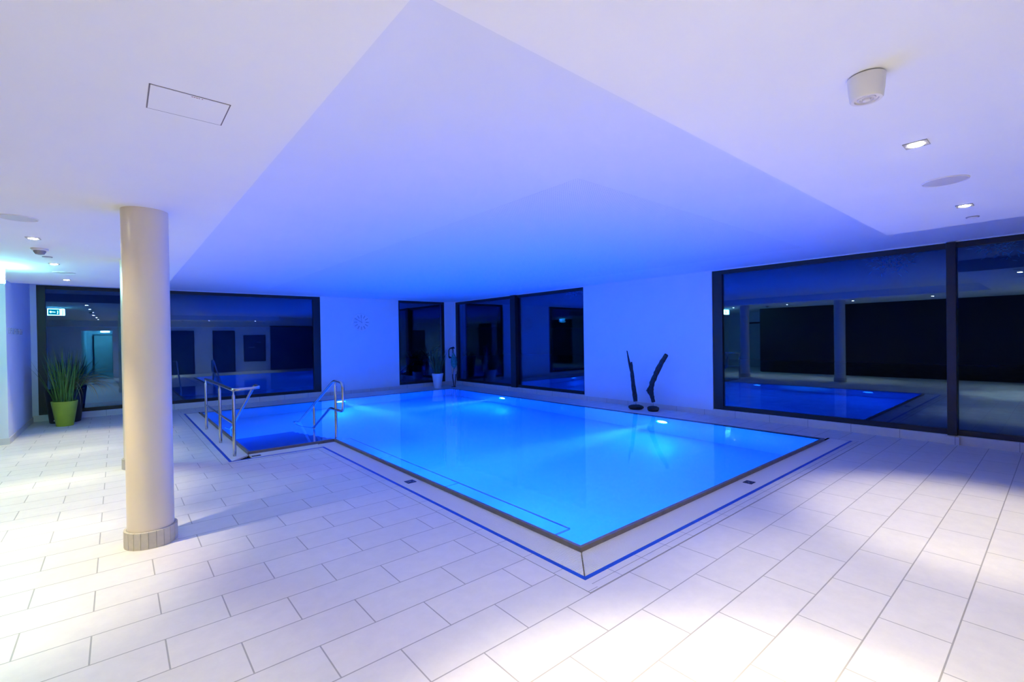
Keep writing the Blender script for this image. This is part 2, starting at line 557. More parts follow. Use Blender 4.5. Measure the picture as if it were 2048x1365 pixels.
window('window_1', 'large dark window in the back wall behind the column', 'X', A0, A1, [0.52], j0=0.13, j1=0.19)
window('window_2', 'narrow dark window in the back wall beside the corner post', 'X', B0, B1, [], j0=0.05, j1=0.06)
window('window_3', 'dark two-pane window in the right wall next to the corner post', 'Y', C0, C1, [10.33], 0.08, 0.11, j0=0.03, j1=0.14)
window('window_4', 'widest dark window in the right wall, mirroring the pool', 'Y', D0, D1, [1.03], 0.06, 0.05, j1=0.19)

# ------------------------------------------------------------------ swimming pool
pool = empty('swimming_pool', (0, 0, 0))
tag(pool, 'L-shaped swimming pool glowing bright blue, sunk in the tiled floor', 'swimming pool')
DEPTH = -1.35
outl = [(PX0, PY0), (PX1, PY0), (PX1, PY1), (SX0, PY1), (SX0, SY0), (PX0, SY0)]
bm = bmesh.new()
top = [bm.verts.new((x, y, 0.03)) for x, y in outl]
bot = [bm.verts.new((x, y, DEPTH)) for x, y in outl]
bm.faces.new(bot)
for k in range(6):
    bm.faces.new((top[k], top[(k + 1) % 6], bot[(k + 1) % 6], bot[k]))
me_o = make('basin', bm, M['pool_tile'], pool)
bm = bmesh.new()
bm.from_mesh(me_o.data)
bmesh.ops.reverse_faces(bm, faces=bm.faces[:])
bm.to_mesh(me_o.data)
bm.free()
# entry steps going down away from the viewer
for k in range(8):
    z = -0.14 - 0.15 * k
    y0 = SY0 + 0.002 + 0.30 * k
    boxes('step', [(SX0 + 0.002, PX0 + 0.03, y0, y0 + 0.30, DEPTH, z)], M['step_tile'], pool)
RW = 0.03
rimL = [(PX0 - RW, PX1 + RW, PY0 - RW, PY0), (PX0 - RW, PX0, PY0, SY0), (SX0 - RW, PX0, SY0 - RW, SY0),
        (SX0 - RW, SX0, SY0, PY1 + RW), (SX0, PX1 + RW, PY1, PY1 + RW), (PX1, PX1 + RW, PY0, PY1)]
boxes('rim', [(*r, -0.05, 0.034) for r in rimL], M['rim'], pool)
# gutter bed below the grates
boxes('gutter_trough', [(2.28, PX0 - RW, 2.01, 7.33, -0.09, -0.06), (2.28, 8.07, 2.01, PY0 - RW, -0.09, -0.06),
                        (1.10, SX0 - RW, 7.04, 12.5, -0.09, -0.06), (1.10, 2.56, 7.04, SY0 - RW, -0.09, -0.06)], M['trough'], pool)
# underwater grab rail along the near long side
bm = bmesh.new()
gx, gz = 2.78, -0.02
tube(bm, round_path([(PX0, 2.60, gz), (gx, 2.60, gz), (gx, 7.30, gz), (PX0, 7.30, gz)], 0.03), 0.011, 8)
for y in (4.22, 5.8):
    tube(bm, [(PX0, y, gz - 0.01), (gx, y, gz - 0.01)], 0.008, 8)
make('grab_rail', bm, M['steel'], pool, smooth=True)

# water body
bm = bmesh.new()
e = 0.012
lp = [(PX0 - e, PY0 - e), (PX1 + e, PY0 - e), (PX1 + e, PY1 + e), (SX0 - e, PY1 + e), (SX0 - e, SY0 - e), (PX0 - e, SY0 - e)]
a = [bm.verts.new((x, y, WATER_Z)) for x, y in lp]
b = [bm.verts.new((x, y, DEPTH - e)) for x, y in lp]
bm.faces.new(a)
bm.faces.new(b)
for k in range(6):
    bm.faces.new((a[k], a[(k + 1) % 6], b[(k + 1) % 6], b[k]))
tag(make('pool_water', bm, M['water']), 'still clear water filling the pool to its brim', 'water', kind='stuff')

# edge channel in blue tile, border tiles
SL = 0.034
boxes('trim_1', [(2.27, 2.27 + SL, 2.00, 7.03 + SL, -0.06, 0.002), (2.27 + SL, 8.07, 2.00, 2.00 + SL, -0.06, 0.002),
                 (1.09, 2.27, 7.03, 7.03 + SL, -0.06, 0.002), (1.09, 1.09 + SL, 7.03 + SL, 12.5, -0.06, 0.002)], M['blue_line'])
tag(bpy.data.objects['trim_1'], 'blue tile line framing the white overflow grate', 'tile line', kind='structure')
boxes('trim_2', [(2.185, 2.27, 1.885, 7.03, -0.01, 0.0012), (1.005, 1.09, 6.945, 12.5, -0.01, 0.0012)], M['border_y'])
tag(bpy.data.objects['trim_2'], 'pale border tiles beside the long pool edges', 'tile border', kind='structure')
boxes('trim_3', [(2.27, 8.12, 1.945, 2.00, -0.01, 0.0012), (2.27, 8.12, 1.885, 1.942, -0.01, 0.0012), (1.09, 2.185, 6.945, 7.03, -0.01, 0.0012)], M['border_x'])
tag(bpy.data.objects['trim_3'], 'pale border tiles beside the short pool edges', 'tile border', kind='structure')
J = 0.004
boxes('trim_4', [(2.185 - J, 2.185, 1.885 - J, 6.945, -0.01, 0.0014), (2.185 - J, 8.12, 1.885 - J, 1.885, -0.01, 0.0014),
                 (2.27, 8.12, 1.9415, 1.9455, -0.01, 0.0016), (1.005 - J, 2.185, 6.945 - J, 6.945, -0.01, 0.0014),
                 (1.005 - J, 1.005, 6.945, 12.5, -0.01, 0.0014)], M['joint'])
tag(bpy.data.objects['trim_4'], 'thin grey joint around the border tiles', 'tile joint', kind='structure')


# overflow grates: white slats square to the pool edge
def grate(label, x0, x1, y0, y1, along):
    bm = bmesh.new()
    pitch, wd = 0.0135, 0.0088
    if along == 'Y':
        n = int((y1 - y0) / pitch)
        for k in range(n):
            y = y0 + k * pitch
            box(bm, x0, x1, y, y + wd, -0.022, 0.0)
        for x in (x0 + 0.02, (x0 + x1) / 2 - 0.005, x1 - 0.03):
            box(bm, x, x + 0.01, y0, y1, -0.03, -0.004)
    else:
        n = int((x1 - x0) / pitch)
        for k in range(n):
            x = x0 + k * pitch
            box(bm, x, x + wd, y0, y1, -0.022, 0.0)
        for y in (y0 + 0.02, (y0 + y1) / 2 - 0.005, y1 - 0.03):
            box(bm, x0, x1, y, y + 0.01, -0.03, -0.004)
    o = make('overflow_grate', bm, M['grate'])
    tag(o, label, 'grate', 'white overflow grates around the pool')
    return o


gi = 2.27 + SL


def grate_mitred(label, x0, x1, y0, y1, along):
    """a run whose near end is cut at 45 degrees at the pool corner"""
    bm = bmesh.new()
    pitch, wd = 0.0135, 0.0088
    W = x1 - x0 if along == 'Y' else y1 - y0
    L = (y1 - y0) if along == 'Y' else (x1 - x0)
    n = int(L / pitch)
    for k in range(n):
        s = k * pitch
        # at distance s from the outer corner the slat starts at the outer side and stops at the mitre
        d = min(W, s)
        if d < 0.012:
            continue
        if along == 'Y':
            box(bm, x0, x0 + d - 0.004 if d < W else x1, y0 + s, y0 + s + wd, -0.022, 0.0)
        else:
            box(bm, x0 + s, x0 + s + wd, y0, y0 + d - 0.004 if d < W else y1, -0.022, 0.0)
    for f in (0.1, 0.5, 0.9):
        o_ = W * f
        if along == 'Y':
            box(bm, x0 + o_ - 0.005, x0 + o_ + 0.005, y0 + o_ + 0.012, y1, -0.03, -0.004)
        else:
            box(bm, x0 + o_ + 0.012, x1, y0 + o_ - 0.005, y0 + o_ + 0.005, -0.03, -0.004)
    o = make('overflow_grate', bm, M['grate'])
    tag(o, label, 'grate', 'white overflow grates around the pool')
    return o


grate_mitred('white slatted grate along the long near side of the main pool', gi, PX0 - RW - 0.001, 2.00 + SL, 7.31, 'Y')
grate_mitred('white slatted grate along the short near side, towards the right window', gi, 8.07, 2.00 + SL, PY0 - RW - 0.001, 'X')
grate_mitred('white slatted grate under the three-post handrail', 1.09 + SL, SX0 - RW - 0.001, 7.03 + SL, 12.49, 'Y')
grate('short white grate strip between the two handrails', SX0 - 0.02, gi - 0.002, 7.03 + SL, SY0 - RW - 0.001, 'X')

# depth plates on the grates
def plate(label, cx, cy, sx, sy, rz=0):
    root = empty('depth_plate', (cx, cy, 0.0), rz)
    tag(root, label, 'pool sign', 'dark plates on the overflow grates')
    boxes('plate', [(-sx / 2, sx / 2, -sy / 2, sy / 2, 0.0002, 0.004)], M['plate'], root)
    bm = bmesh.new()
    for (u0, u1, v0, v1) in ((-0.10, 0.06, -0.05, 0.12), (-0.36, -0.26, -0.2, -0.05), (0.2, 0.36, -0.28, -0.18)):
        box(bm, u0 * sx, u1 * sx, v0 * sy, v1 * sy, 0.0041, 0.0046)
    make('print', bm, M['plate_mark'], root)


plate('dark square depth plate on the long near grate', 2.435, 4.655, 0.10, 0.10)
plate('dark square depth plate on the short near grate at right', 5.07, 2.172, 0.10, 0.09)
plate('small dark plate on the short grate at the handrail post', 1.43, 7.16, 0.11, 0.06)


# underwater lamps: they light the pool
def make_pool_lamp():
    root = empty('pool_lamp')
    bm = bmesh.new()
    lathe(bm, [(0.135, 0.0), (0.135, 0.02), (0.105, 0.03), (0.105, 0.012)], 32)
    make('lamp_ring', bm, M['steel'], root, smooth=True)
    bm = bmesh.new()
    lathe(bm, [(0.104, 0.012), (0.09, 0.030), (0.05, 0.037)], 32)
    make('lamp_lens', bm, M['pool_lens'], root, smooth=True)
    ld = bpy.data.lights.new('pool_lamp_light', 'AREA')
    ld.shape = 'DISK'
    ld.size = 0.20
    ld.energy = POOL_W
    ld.color = POOL_COL
    lo_ = bpy.data.objects.new('pool_lamp_light', ld)
    COL.objects.link(lo_)
    lo_.parent = root
    lo_.location = (0, 0, 0.045)
    lo_.rotation_euler = (math.pi, 0, 0)
    sd = bpy.data.lights.new('pool_lamp_beam', 'SPOT')
    sd.energy = POOL_BEAM_W
    sd.color = POOL_BEAM_COL
    sd.spot_size = math.radians(18)
    sd.spot_blend = 1.0
    sd.shadow_soft_size = 0.06
    so_ = bpy.data.objects.new('pool_lamp_beam', sd)
    COL.objects.link(so_)
    so_.parent = root
    so_.location = (0, 0, 0.05)
    so_.rotation_euler = (math.pi, 0, 0)
    return root


PL = make_pool_lamp()
lamps = [((PX1 - 0.001, 4.90, -0.42), (0, -math.pi / 2, 0), 'glowing underwater lamp in the right pool wall, nearest the camera'),
         ((PX1 - 0.001, 9.65, -0.42), (0, -math.pi / 2, 0), 'glowing underwater lamp in the right pool wall, near the corner windows'),
         ((PX0 + 0.001, 3.4, -0.42), (0, math.pi / 2, 0), 'underwater lamp in the long near pool wall, by the pool corner'),
         ((PX0 + 0.001, 6.2, -0.42), (0, math.pi / 2, 0), 'underwater lamp in the long near pool wall, by the stair bay'),
         ((4.42, PY1 - 0.001, -0.42), (math.pi / 2, 0, 0), 'glowing underwater lamp in the back pool wall below the clock')]
for k, (loc, rot, lab) in enumerate(lamps):
    o = copy_tree(PL, loc) if k else PL
    o.location = loc
    o.rotation_euler = rot
    if k in (2, 3):                                  # these two are dimmer
        for ch in o.children:
            if ch.name.startswith('pool_lamp_beam'):
                ch.data = ch.data.copy()
                ch.data.energy = POOL_BEAM_W * 0.06
    tag(o, lab, 'pool lamp', 'underwater lamps of the pool')

# ------------------------------------------------------------------ handrails
TR = 0.0215
hr = empty('handrail', (1.205, 7.35, 0))
tag(hr, 'steel handrail on three posts at the left edge of the stair bay', 'handrail', 'steel handrails of the pool stairs')


def rel(o, pts):
    return [(p[0] - o.location.x, p[1] - o.location.y, p[2] - o.location.z) for p in pts]


bm = bmesh.new()
tube(bm, round_path(rel(hr, [(1.205, 10.0, 0.905), (1.205, 7.35, 0.905), (1.53, 7.35, 0.915), (1.53, 7.68, 0.93), (1.50, 9.55, -0.02), (1.50, 9.95, -0.2)]), 0.09), TR, 14)
make('top_rail', bm, M['steel'], hr, smooth=True)
bm = bmesh.new()
tube(bm, rel(hr, [(1.205, 7.35, 0.44), (1.205, 9.97, 0.44)]), 0.014, 12)
make('mid_rail', bm, M['steel'], hr, smooth=True)
for y in (7.35, 8.48, 9.97):
    bm = bmesh.new()
    tube(bm, rel(hr, [(1.205, y, 0.0), (1.205, y, 0.83), (1.205, y, 0.845), (1.205, y, 0.90)]), TR, 14, radii=[TR, TR, 0.012, 0.010])
    make('post', bm, M['steel'], hr, smooth=True)
bm = bmesh.new()
tube(bm, rel(hr, [(1.50, 9.40, 0.06), (1.50, 9.40, -1.10)]), 0.018, 12)
make('post', bm, M['steel'], hr, smooth=True)

h2 = empty('handrail', (2.615, 7.43, 0))
tag(h2, 'looped steel handrail rising from the water at the pool corner', 'handrail', 'steel handrails of the pool stairs')
bm = bmesh.new()
lp = [(2.615, 7.9, 0.735), (2.615, 7.50, 0.925), (2.615, 7.11, 0.915), (2.615, 7.11, 0.475), (2.615, 7.68, 0.475), (2.615, 8.52, 0.045),
      (2.615, 9.30, -0.35), (2.615, 9.72, -0.35), (2.615, 9.72, -0.12), (2.615, 9.38, 0.035), (2.615, 7.9, 0.735)]
tube(bm, round_path(rel(h2, lp), 0.10), TR, 14)
make('loop_rail', bm, M['steel'], h2, smooth=True)
bm = bmesh.new()
tube(bm, rel(h2, [(2.615, 7.43, -0.16), (2.615, 7.43, 0.84), (2.615, 7.43, 0.855), (2.615, 7.43, 0.92)]), TR, 14, radii=[TR, TR, 0.012, 0.010])
make('post', bm, M['steel'], h2, smooth=True)
bm = bmesh.new()
tube(bm, rel(h2, [(2.615, 8.50, -0.70), (2.615, 8.50, 0.38), (2.615, 8.50, 0.40), (2.615, 8.50, 0.45)]), 0.0195, 14, radii=[0.0195, 0.0195, 0.012, 0.010])
make('post', bm, M['steel'], h2, smooth=True)


# ------------------------------------------------------------------ columns
def column(cx, cy, label):
    root = empty('column', (cx, cy, 0))
    tag(root, label, 'column', 'round columns beside the pool', kind='thing')
    bm = bmesh.new()
    lathe(bm, [(0.150, 0.0), (0.150, Z_LOW + 0.005)], 64)
    make('shaft', bm, M['cream'], root, smooth=True)
    bm = bmesh.new()
    n = 22
    for k in range(n):
        a0, a1 = 2 * math.pi * (k + 0.03) / n, 2 * math.pi * (k + 0.97) / n
        r0, r1, z1 = 0.145, 0.171, 0.128
        p = []
        for z in (0.0, z1):
            for r, a in ((r0, a0), (r1, a0), (r1, a1), (r0, a1)):
                p.append(bm.verts.new((r * math.cos(a), r * math.sin(a), z)))
        for f in ((0, 1, 5, 4), (1, 2, 6, 5), (2, 3, 7, 6), (4, 5, 6, 7), (3, 0, 4, 7)):
            bm.faces.new([p[i] for i in f])
    make('tile_skirt', bm, M['skirt'], root)
    bm = bmesh.new()
    lathe(bm, [(0.168, 0.0), (0.168, 0.126), (0.149, 0.129)], 64)
    make('skirt_grout', bm, M['joint'], root, smooth=True)


column(0.183, 4.665, 'round cream column with tiled skirting standing near the camera')
column(0.19, 7.60, 'second round cream column, hidden behind the near one')


# ------------------------------------------------------------------ ceiling fittings
def make_downlight():
    root = empty('downlight')
    bm = bmesh.new()
    s, h = 0.052, 0.036
    n = 24
    outer = [(-s, -s), (s, -s), (s, s), (-s, s)]
    ro = []
    for k in range(n):
        t = 2 * math.pi * k / n
        c, q = math.cos(t), math.sin(t)
        m_ = max(abs(c), abs(q))
        ro.append((c / m_ * s, q / m_ * s))
    vo = [bm.verts.new((x, y, -0.004)) for x, y in ro]
    vt = [bm.verts.new((x, y, 0.002)) for x, y in ro]
    vi = [bm.verts.new((h * math.cos(2 * math.pi * k / n), h * math.sin(2 * math.pi * k / n), -0.004)) for k in range(n)]
    vu = [bm.verts.new((h * math.cos(2 * math.pi * k / n), h * math.sin(2 * math.pi * k / n), 0.001)) for k in range(n)]
    for k in range(n):
        k2 = (k + 1) % n
        bm.faces.new((vo[k], vo[k2], vi[k2], vi[k]))
        bm.faces.new((vi[k], vi[k2], vu[k2], vu[k]))
        bm.faces.new((vt[k], vt[k2], vo[k2], vo[k]))
    make('trim_ring', bm, M['grey_pl'], root)
    bm = bmesh.new()
    lathe(bm, [(0.0355, -0.0005), (0.033, -0.007), (0.015, -0.011)], 24)
    make('lens', bm, M['lamp_lens'], root, smooth=True)
    for nm, watts, size, blend in (('downlight_beam', BEAM_W, 66, 0.75), ('downlight_spill', SPILL_W, 140, 1.0)):
        ld = bpy.data.lights.new(nm, 'SPOT')
        ld.energy = watts
        ld.color = DOWN_COL
        ld.spot_size = math.radians(size)
        ld.spot_blend = blend
        ld.shadow_soft_size = 0.035
        o = bpy.data.objects.new(nm, ld)
        COL.objects.link(o)
        o.parent = root
        o.location = (0, 0, -0.02)
    return root


DL = make_downlight()
spots = [(3.39, 0.535, 0.66, 2.6, 'lit square downlight in the right soffit between sensor and loudspeaker'),
         (5.37, 0.545, 1.6, 0.4, 'lit square downlight in the right soffit nearest the widest window'),
         (1.41, 0.535, 3.2, 2.7, 'lit downlight in the soffit just above the camera view'),
         (-0.60, 0.535, 1.5, 1.5, 'lit downlight at the corner of the soffit overhead'),
         (-0.60, 2.55, 0.5, 1.6, 'lit downlight over the left aisle, out of view before the column'),
         (-0.63, 4.50, 1.6, 1.6, 'lit downlight over the left aisle level with the near column'),
         (-0.605, 6.46, 1.5, 0.9, 'lit downlight in the left soffit before the conical detector'),
         (-0.60, 8.37, 1.2, 0.7, 'lit downlight in the left soffit just before the exit sign'),
         (-0.60, 10.33, 1.0, 0.7, 'lit downlight in the left soffit farthest back, above the plants')]
for k, (x, y, power, spill, lab) in enumerate(spots):
    o = copy_tree(DL, (x, y, Z_LOW)) if k else DL
    o.location = (x, y, Z_LOW)
    for ch in o.children:
        if ch.type == 'LIGHT':
            if k:
                ch.data = ch.data.copy()
            ch.data.energy = (BEAM_W if 'beam' in ch.name else SPILL_W * spill) * power
    tag(o, lab, 'downlight', 'recessed downlights of the soffit')


def speaker_disc(x, y, label, first=[None]):
    if first[0] is None:
        root = empty('ceiling_speaker')
        bm = bmesh.new()
        lathe(bm, [(0.124, 0.001), (0.124, -0.004), (0.119, -0.007), (0.116, -0.004)], 48, caps=False)
        make('speaker_rim', bm, M['white_pl'], root, smooth=True)
        bm = bmesh.new()
        lathe(bm, [(0.117, 0.0), (0.117, -0.004), (0.06, -0.0055), (0.01, -0.006)], 48)
        make('grille', bm, M['white_mt'], root, smooth=True)
        first[0] = root
        o = root
    else:
        o = copy_tree(first[0], (x, y, Z_LOW))
    o.location = (x, y, Z_LOW)
    tag(o, label, 'ceiling speaker', 'round flush loudspeakers in the soffit')


speaker_disc(4.375, 0.54, 'round flush loudspeaker between the two right downlights')
speaker_disc(-0.60, 5.49, 'round flush loudspeaker at the left edge of the view, before the column')
speaker_disc(-0.565, 9.33, 'round flush loudspeaker between the two farthest left downlights')

# large fire sensor over the right side
root = empty('fire_detector', (2.33, 0.52, Z_LOW))
tag(root, 'large white drum-shaped detector on the soffit at upper right', 'detector')
bm = bmesh.new()
lathe(bm, [(0.060, 0.0), (0.060, -0.006)], 40)
make('mounting_base', bm, M['grey_pl'], root, smooth=True)
bm = bmesh.new()
lathe(bm, [(0.064, -0.006), (0.061, -0.05), (0.056, -0.092), (0.052, -0.097), (0.041, -0.097), (0.040, -0.090), (0.034, -0.090)], 40)
make('housing', bm, M['white_pl'], root, smooth=True)
bm = bmesh.new()
lathe(bm, [(0.031, -0.088), (0.031, -0.094), (0.024, -0.096), (0.020, -0.091)], 32)
make('sensor_ring', bm, M['white_mt'], root, smooth=True)
bm = bmesh.new()
lathe(bm, [(0.015, -0.088), (0.013, -0.099), (0.005, -0.102)], 24)
make('sensor_lens', bm, M['white_pl'], root, smooth=True)

root = empty('smoke_detector', (-0.62, 7.13, Z_LOW))
tag(root, 'small conical smoke detector on the left soffit', 'detector')
bm = bmesh.new()
lathe(bm, [(0.070, 0.0), (0.072, -0.016), (0.066, -0.022)], 36)
make('mounting_base', bm, M['white_pl'], root, smooth=True)
bm = bmesh.new()
lathe(bm, [(0.050, -0.022), (0.050, -0.036), (0.036, -0.060), (0.012, -0.066)], 36)
make('sensor_head', bm, M['grey_pl'], root, smooth=True)


def flat_disc(x, y, label, first=[None]):
    if first[0] is None:
        root = empty('flush_sensor')
        bm = bmesh.new()
        lathe(bm, [(0.046, 0.0), (0.046, -0.005), (0.043, -0.008)], 32)
        make('sensor_ring', bm, M['grey_pl'], root, smooth=True)
        bm = bmesh.new()
        lathe(bm, [(0.036, -0.007), (0.034, -0.011), (0.01, -0.012)], 32)
        make('cover', bm, M['white_pl'], root, smooth=True)
        first[0] = root
        o = root
    else:
        o = copy_tree(first[0], (x, y, Z_LOW))
    o.location = (x, y, Z_LOW)
    tag(o, label, 'sensor', 'small flush sensors in the soffit')


flat_disc(5.96, 0.553, 'small flush sensor at the right end of the soffit')
flat_disc(-0.61, 7.74, 'small flush sensor next to the conical smoke detector')

# access hatch
root = empty('access_hatch', (0.256, 2.475, Z_LOW))
tag(root, 'white rectangular access hatch in the soffit at upper left', 'hatch')
g = 0.0025
hx, hy = 0.142, 0.125
boxes('hatch_gap', [(-hx, -hx + 2 * g, -hy, hy, -0.0012, 0.004), (hx - 2 * g, hx, -hy, hy, -0.0012, 0.004),
                    (-hx, hx, -hy, -hy + 2 * g, -0.0012, 0.004), (-hx, hx, hy - 2 * g, hy, -0.0012, 0.004)], M['dark_gap'], root)
boxes('hatch_panel', [(-hx + 2 * g, hx - 2 * g, -hy + 2 * g, hy - 2 * g, -0.002, 0.004)], M['ceil'], root)
bm = bmesh.new()
for k, (u, w) in enumerate(((0, .006), (.008, .006), (.016, .007), (.025, .005), (.036, .005))):
    box(bm, 0.0 + u, u + w, -0.113, -0.107, -0.0026, -0.0018)
make('print', bm, M['red_text'], root)

# exit sign hung from the soffit
root = empty('exit_sign', (-1.28, 8.95, Z_LOW))
tag(root, 'glaring lit emergency exit sign hanging at the left edge', 'exit sign')
for bx0 in (-0.13, 0.11):
    boxes('bracket', [(bx0, bx0 + 0.02, -0.01, 0.01, -0.04, 0.0)], M['white_pl'], root)
boxes('panel', [(-0.175, 0.175, -0.022, 0.022, -0.225, -0.04)], M['exit_white'], root, bevel=0.004)


def runner(sgn):
    bm = bmesh.new()
    y0, y1 = (0.0225, 0.024) if sgn > 0 else (-0.024, -0.0225)
    # arrow and door with a running figure
    box(bm, 0.07, 0.13, y0, y1, -0.20, -0.065)
    box(bm, -0.13, -0.02, y0, y1, -0.14, -0.125)
    for k in range(5):
        box(bm, -0.13 + k * 0.006, -0.124 + k * 0.006, y0, y1, -0.1325 - 0.006 * (k + 1), -0.1325 + 0.006 * (k + 1))
    tube(bm, [(0.02, (y0 + y1) / 2, -0.185), (0.035, (y0 + y1) / 2, -0.15), (0.03, (y0 + y1) / 2, -0.10)], 0.006, 6)
    make('pictogram', bm, M['exit_white'] if sgn > 0 else M['exit_green'], root)
    if sgn > 0:
        boxes('green_field', [(-0.16, 0.145, 0.0221, 0.0224, -0.21, -0.055)], M['exit_green'], root)


runner(1)
runner(-1)

# ------------------------------------------------------------------ clock on the back wall
root = empty('wall_clock', (5.54, YW, 2.086))
tag(root, 'round pale wall clock showing ten, on the back wall', 'clock')
bm = bmesh.new()
lathe(bm, [(0.262, 0.0), (0.262, 0.022), (0.252, 0.03), (0.244, 0.026)], 64)
o = make('clock_case', bm, M['clock_face'], root, smooth=True)
o.rotation_euler = (math.pi / 2, 0, 0)
for k in range(12):
    a = 2 * math.pi * k / 12
    bm = bmesh.new()
    w, r0, r1 = (0.015, 0.13, 0.225)
    box(bm, -w, w, -0.031, -0.027, r0, r1)
    o = make('hour_mark', bm, M['clock_mark'], root)
    o.rotation_euler = (0, a, 0)
bm = bmesh.new()
box(bm, -0.007, 0.007, -0.037, -0.034, -0.03, 0.18)
make('minute_hand', bm, M['clock_mark'], root)
bm = bmesh.new()
box(bm, -0.010, 0.010, -0.034, -0.031, -0.03, 0.125)
o = make('hour_hand', bm, M['clock_mark'], root)
o.rotation_euler = (0, -math.pi / 3, 0)

# raised lettering on the left wall return (illegible at this distance)
root = empty('wall_lettering', (X_LEFT, 11.65, 1.80))
tag(root, 'row of small grey raised characters on the left wall', 'lettering')
y = -0.72
for k in range(8):
    bm = bmesh.new()
    w = 0.085 if k not in (0, 7) else 0.04
    box(bm, 0.001, 0.008, y + 0.018, y + 0.028, -0.045, 0.045)
    if k % 3 != 2:
        box(bm, 0.001, 0.014, y + 0.026, y + w, 0.036, 0.045)
    if k % 2 == 0:
        box(bm, 0.001, 0.014, y + 0.026, y + w, -0.045, -0.036)
    box(bm, 0.001, 0.014, y + 0.026, y + w * 0.8, -0.005, 0.005)
    make('character', bm, M['letter'], root)
    y += 0.195

# ------------------------------------------------------------------ potted plants by the left wall
def pot(name_root, loc, r0, r1, h, m, label, cat='planter', thick=0.02, group=None):
    root = empty(name_root, loc)
    tag(root, label, cat, group)
    bm = bmesh.new()
    lathe(bm, [(r0 * 0.97, 0.0), (r0, 0.012), (r1, h), (r1 - thick, h), (r1 - thick - 0.004, h - 0.05)], 40)
    make('pot', bm, m, root, smooth=True)
    bm = bmesh.new()
    lathe(bm, [(r1 - thick - 0.006, h - 0.05), (r1 - thick - 0.03, h - 0.035), (0.02, h - 0.03)], 24)
    make('soil', bm, M['soil'], root, smooth=True)
    return root


rng = random.Random(3)
gp = pot('potted_plant', (-0.79, 12.45, 0), 0.128, 0.195, 0.475, M['green_pot'], 'lime green pot with tall upright grass by the back window', 'potted plant')
bm = bmesh.new()
for k in range(95):
    a = rng.uniform(0, 2 * math.pi)
    r = 0.15 * math.sqrt(rng.random())
    L = rng.choice((rng.uniform(0.45, 0.8), rng.uniform(0.75, 1.15)))
    blade(bm, (r * math.cos(a), r * math.sin(a), 0.43), (math.cos(a + rng.uniform(-.6, .6)), math.sin(a + rng.uniform(-.6, .6))), L, rng.uniform(0.007, 0.012), rng.uniform(0.0, 0.4), 6, rng.uniform(0.0, 0.34))
for (dx, dy, L, ln) in ((0.04, 0.0, 1.10, 0.03), (0.02, 0.02, 1.08, 0.05), (-0.07, 0.05, 1.0, 0.1), (-0.09, 0.02, 0.98, 0.12), (0.12, -0.05, 0.80, 0.40)):
    blade(bm, (dx, dy, 0.43), (dx, dy), L, 0.011, 0.08, 6, ln)
make('blades', bm, M['leaf'], gp)

bp_ = pot('potted_plant', (-0.82, 13.06, 0), 0.235, 0.30, 0.66, M['black_pot'], 'tall black planter with drooping sedge behind the lime green pot', 'potted plant')
bm = bmesh.new()
for k in range(75):
    a = rng.uniform(-1.7, 0.5)
    blade(bm, (0.16 * math.cos(a), 0.16 * math.sin(a), 0.62), (math.cos(a), math.sin(a)), rng.uniform(0.6, 1.05), rng.uniform(0.005, 0.008), rng.uniform(1.5, 2.7), 10, rng.uniform(0.3, 0.8))
make('sedge_blades', bm, M['sedge'], bp_)
bm = bmesh.new()
for k in range(60):
    a = rng.uniform(0, 2 * math.pi)
    r = 0.2 * math.sqrt(rng.random())
    blade(bm, (r * math.cos(a), r * math.sin(a), 0.6), (math.cos(a), math.sin(a)), rng.uniform(0.4, 0.75), rng.uniform(0.008, 0.014), rng.uniform(0.1, 0.8), 6, rng.uniform(0.05, 0.35))
make('blades', bm, M['leaf_dark'], bp_)
boxes('tag', [(-0.155, -0.115, -0.205, -0.200, 0.05, 0.075)], M['white_pl'], bp_)

wp = pot('potted_plant', (7.78, 12.93, 0), 0.115, 0.185, 0.46, M['white_pot'], 'white tapered pot with a dark plant by the corner post', 'potted plant')
bm = bmesh.new()
for k in range(60):
    a = rng.uniform(0, 2 * math.pi)
    r = 0.12 * math.sqrt(rng.random())
    blade(bm, (r * math.cos(a), r * math.sin(a), 0.42), (math.cos(a), math.sin(a)), rng.uniform(0.35, 1.0), rng.uniform(0.010, 0.018), rng.uniform(0.1, 0.6), 6, rng.uniform(0.0, 0.35))
make('blades', bm, M['leaf_dark'], wp)

# ------------------------------------------------------------------ metal bird figure in the corner
bird = empty('bird_figure', (8.22, 12.70, 0))
tag(bird, 'slender long-legged metal bird figure standing in the glazed corner', 'figure')
R_ = Vector((0.764, -0.645, 0))      # along the figure
F_ = Vector((0.645, 0.764, 0))


def bd(u, z, f=0.0):
    return R_ * u + F_ * f + Vector((0, 0, z))


bm = bmesh.new()
tube(bm, [bd(0.02, 0.60), bd(0.03, 0.68), bd(0.035, 0.80), bd(0.03, 0.92), bd(0.02, 1.02), bd(0.01, 1.10)], 0.06, 16, radii=[0.03, 0.085, 0.105, 0.09, 0.055, 0.02])
make('body', bm, M['bird_green'], bird, smooth=True)
bm = bmesh.new()
tube(bm, round_path([bd(0.0, 1.02), bd(0.005, 1.20), bd(-0.02, 1.26), bd(-0.09, 1.25), bd(-0.125, 1.20), bd(-0.13, 0.98), bd(-0.11, 0.94), bd(-0.085, 0.95)], 0.04), 0.018, 10)
make('neck', bm, M['bird_dark'], bird, smooth=True)
bm = bmesh.new()
tube(bm, [bd(-0.14, 0.985), bd(-0.11, 0.965), bd(-0.07, 0.955), bd(-0.03, 0.95)], 0.03, 12, radii=[0.016, 0.033, 0.022, 0.005])
make('head', bm, M['bird_dark'], bird, smooth=True)
bm = bmesh.new()
tube(bm, [bd(-0.07, 1.255), bd(0.02, 1.268), bd(0.06, 1.25)], 0.03, 12, radii=[0.02, 0.036, 0.012])
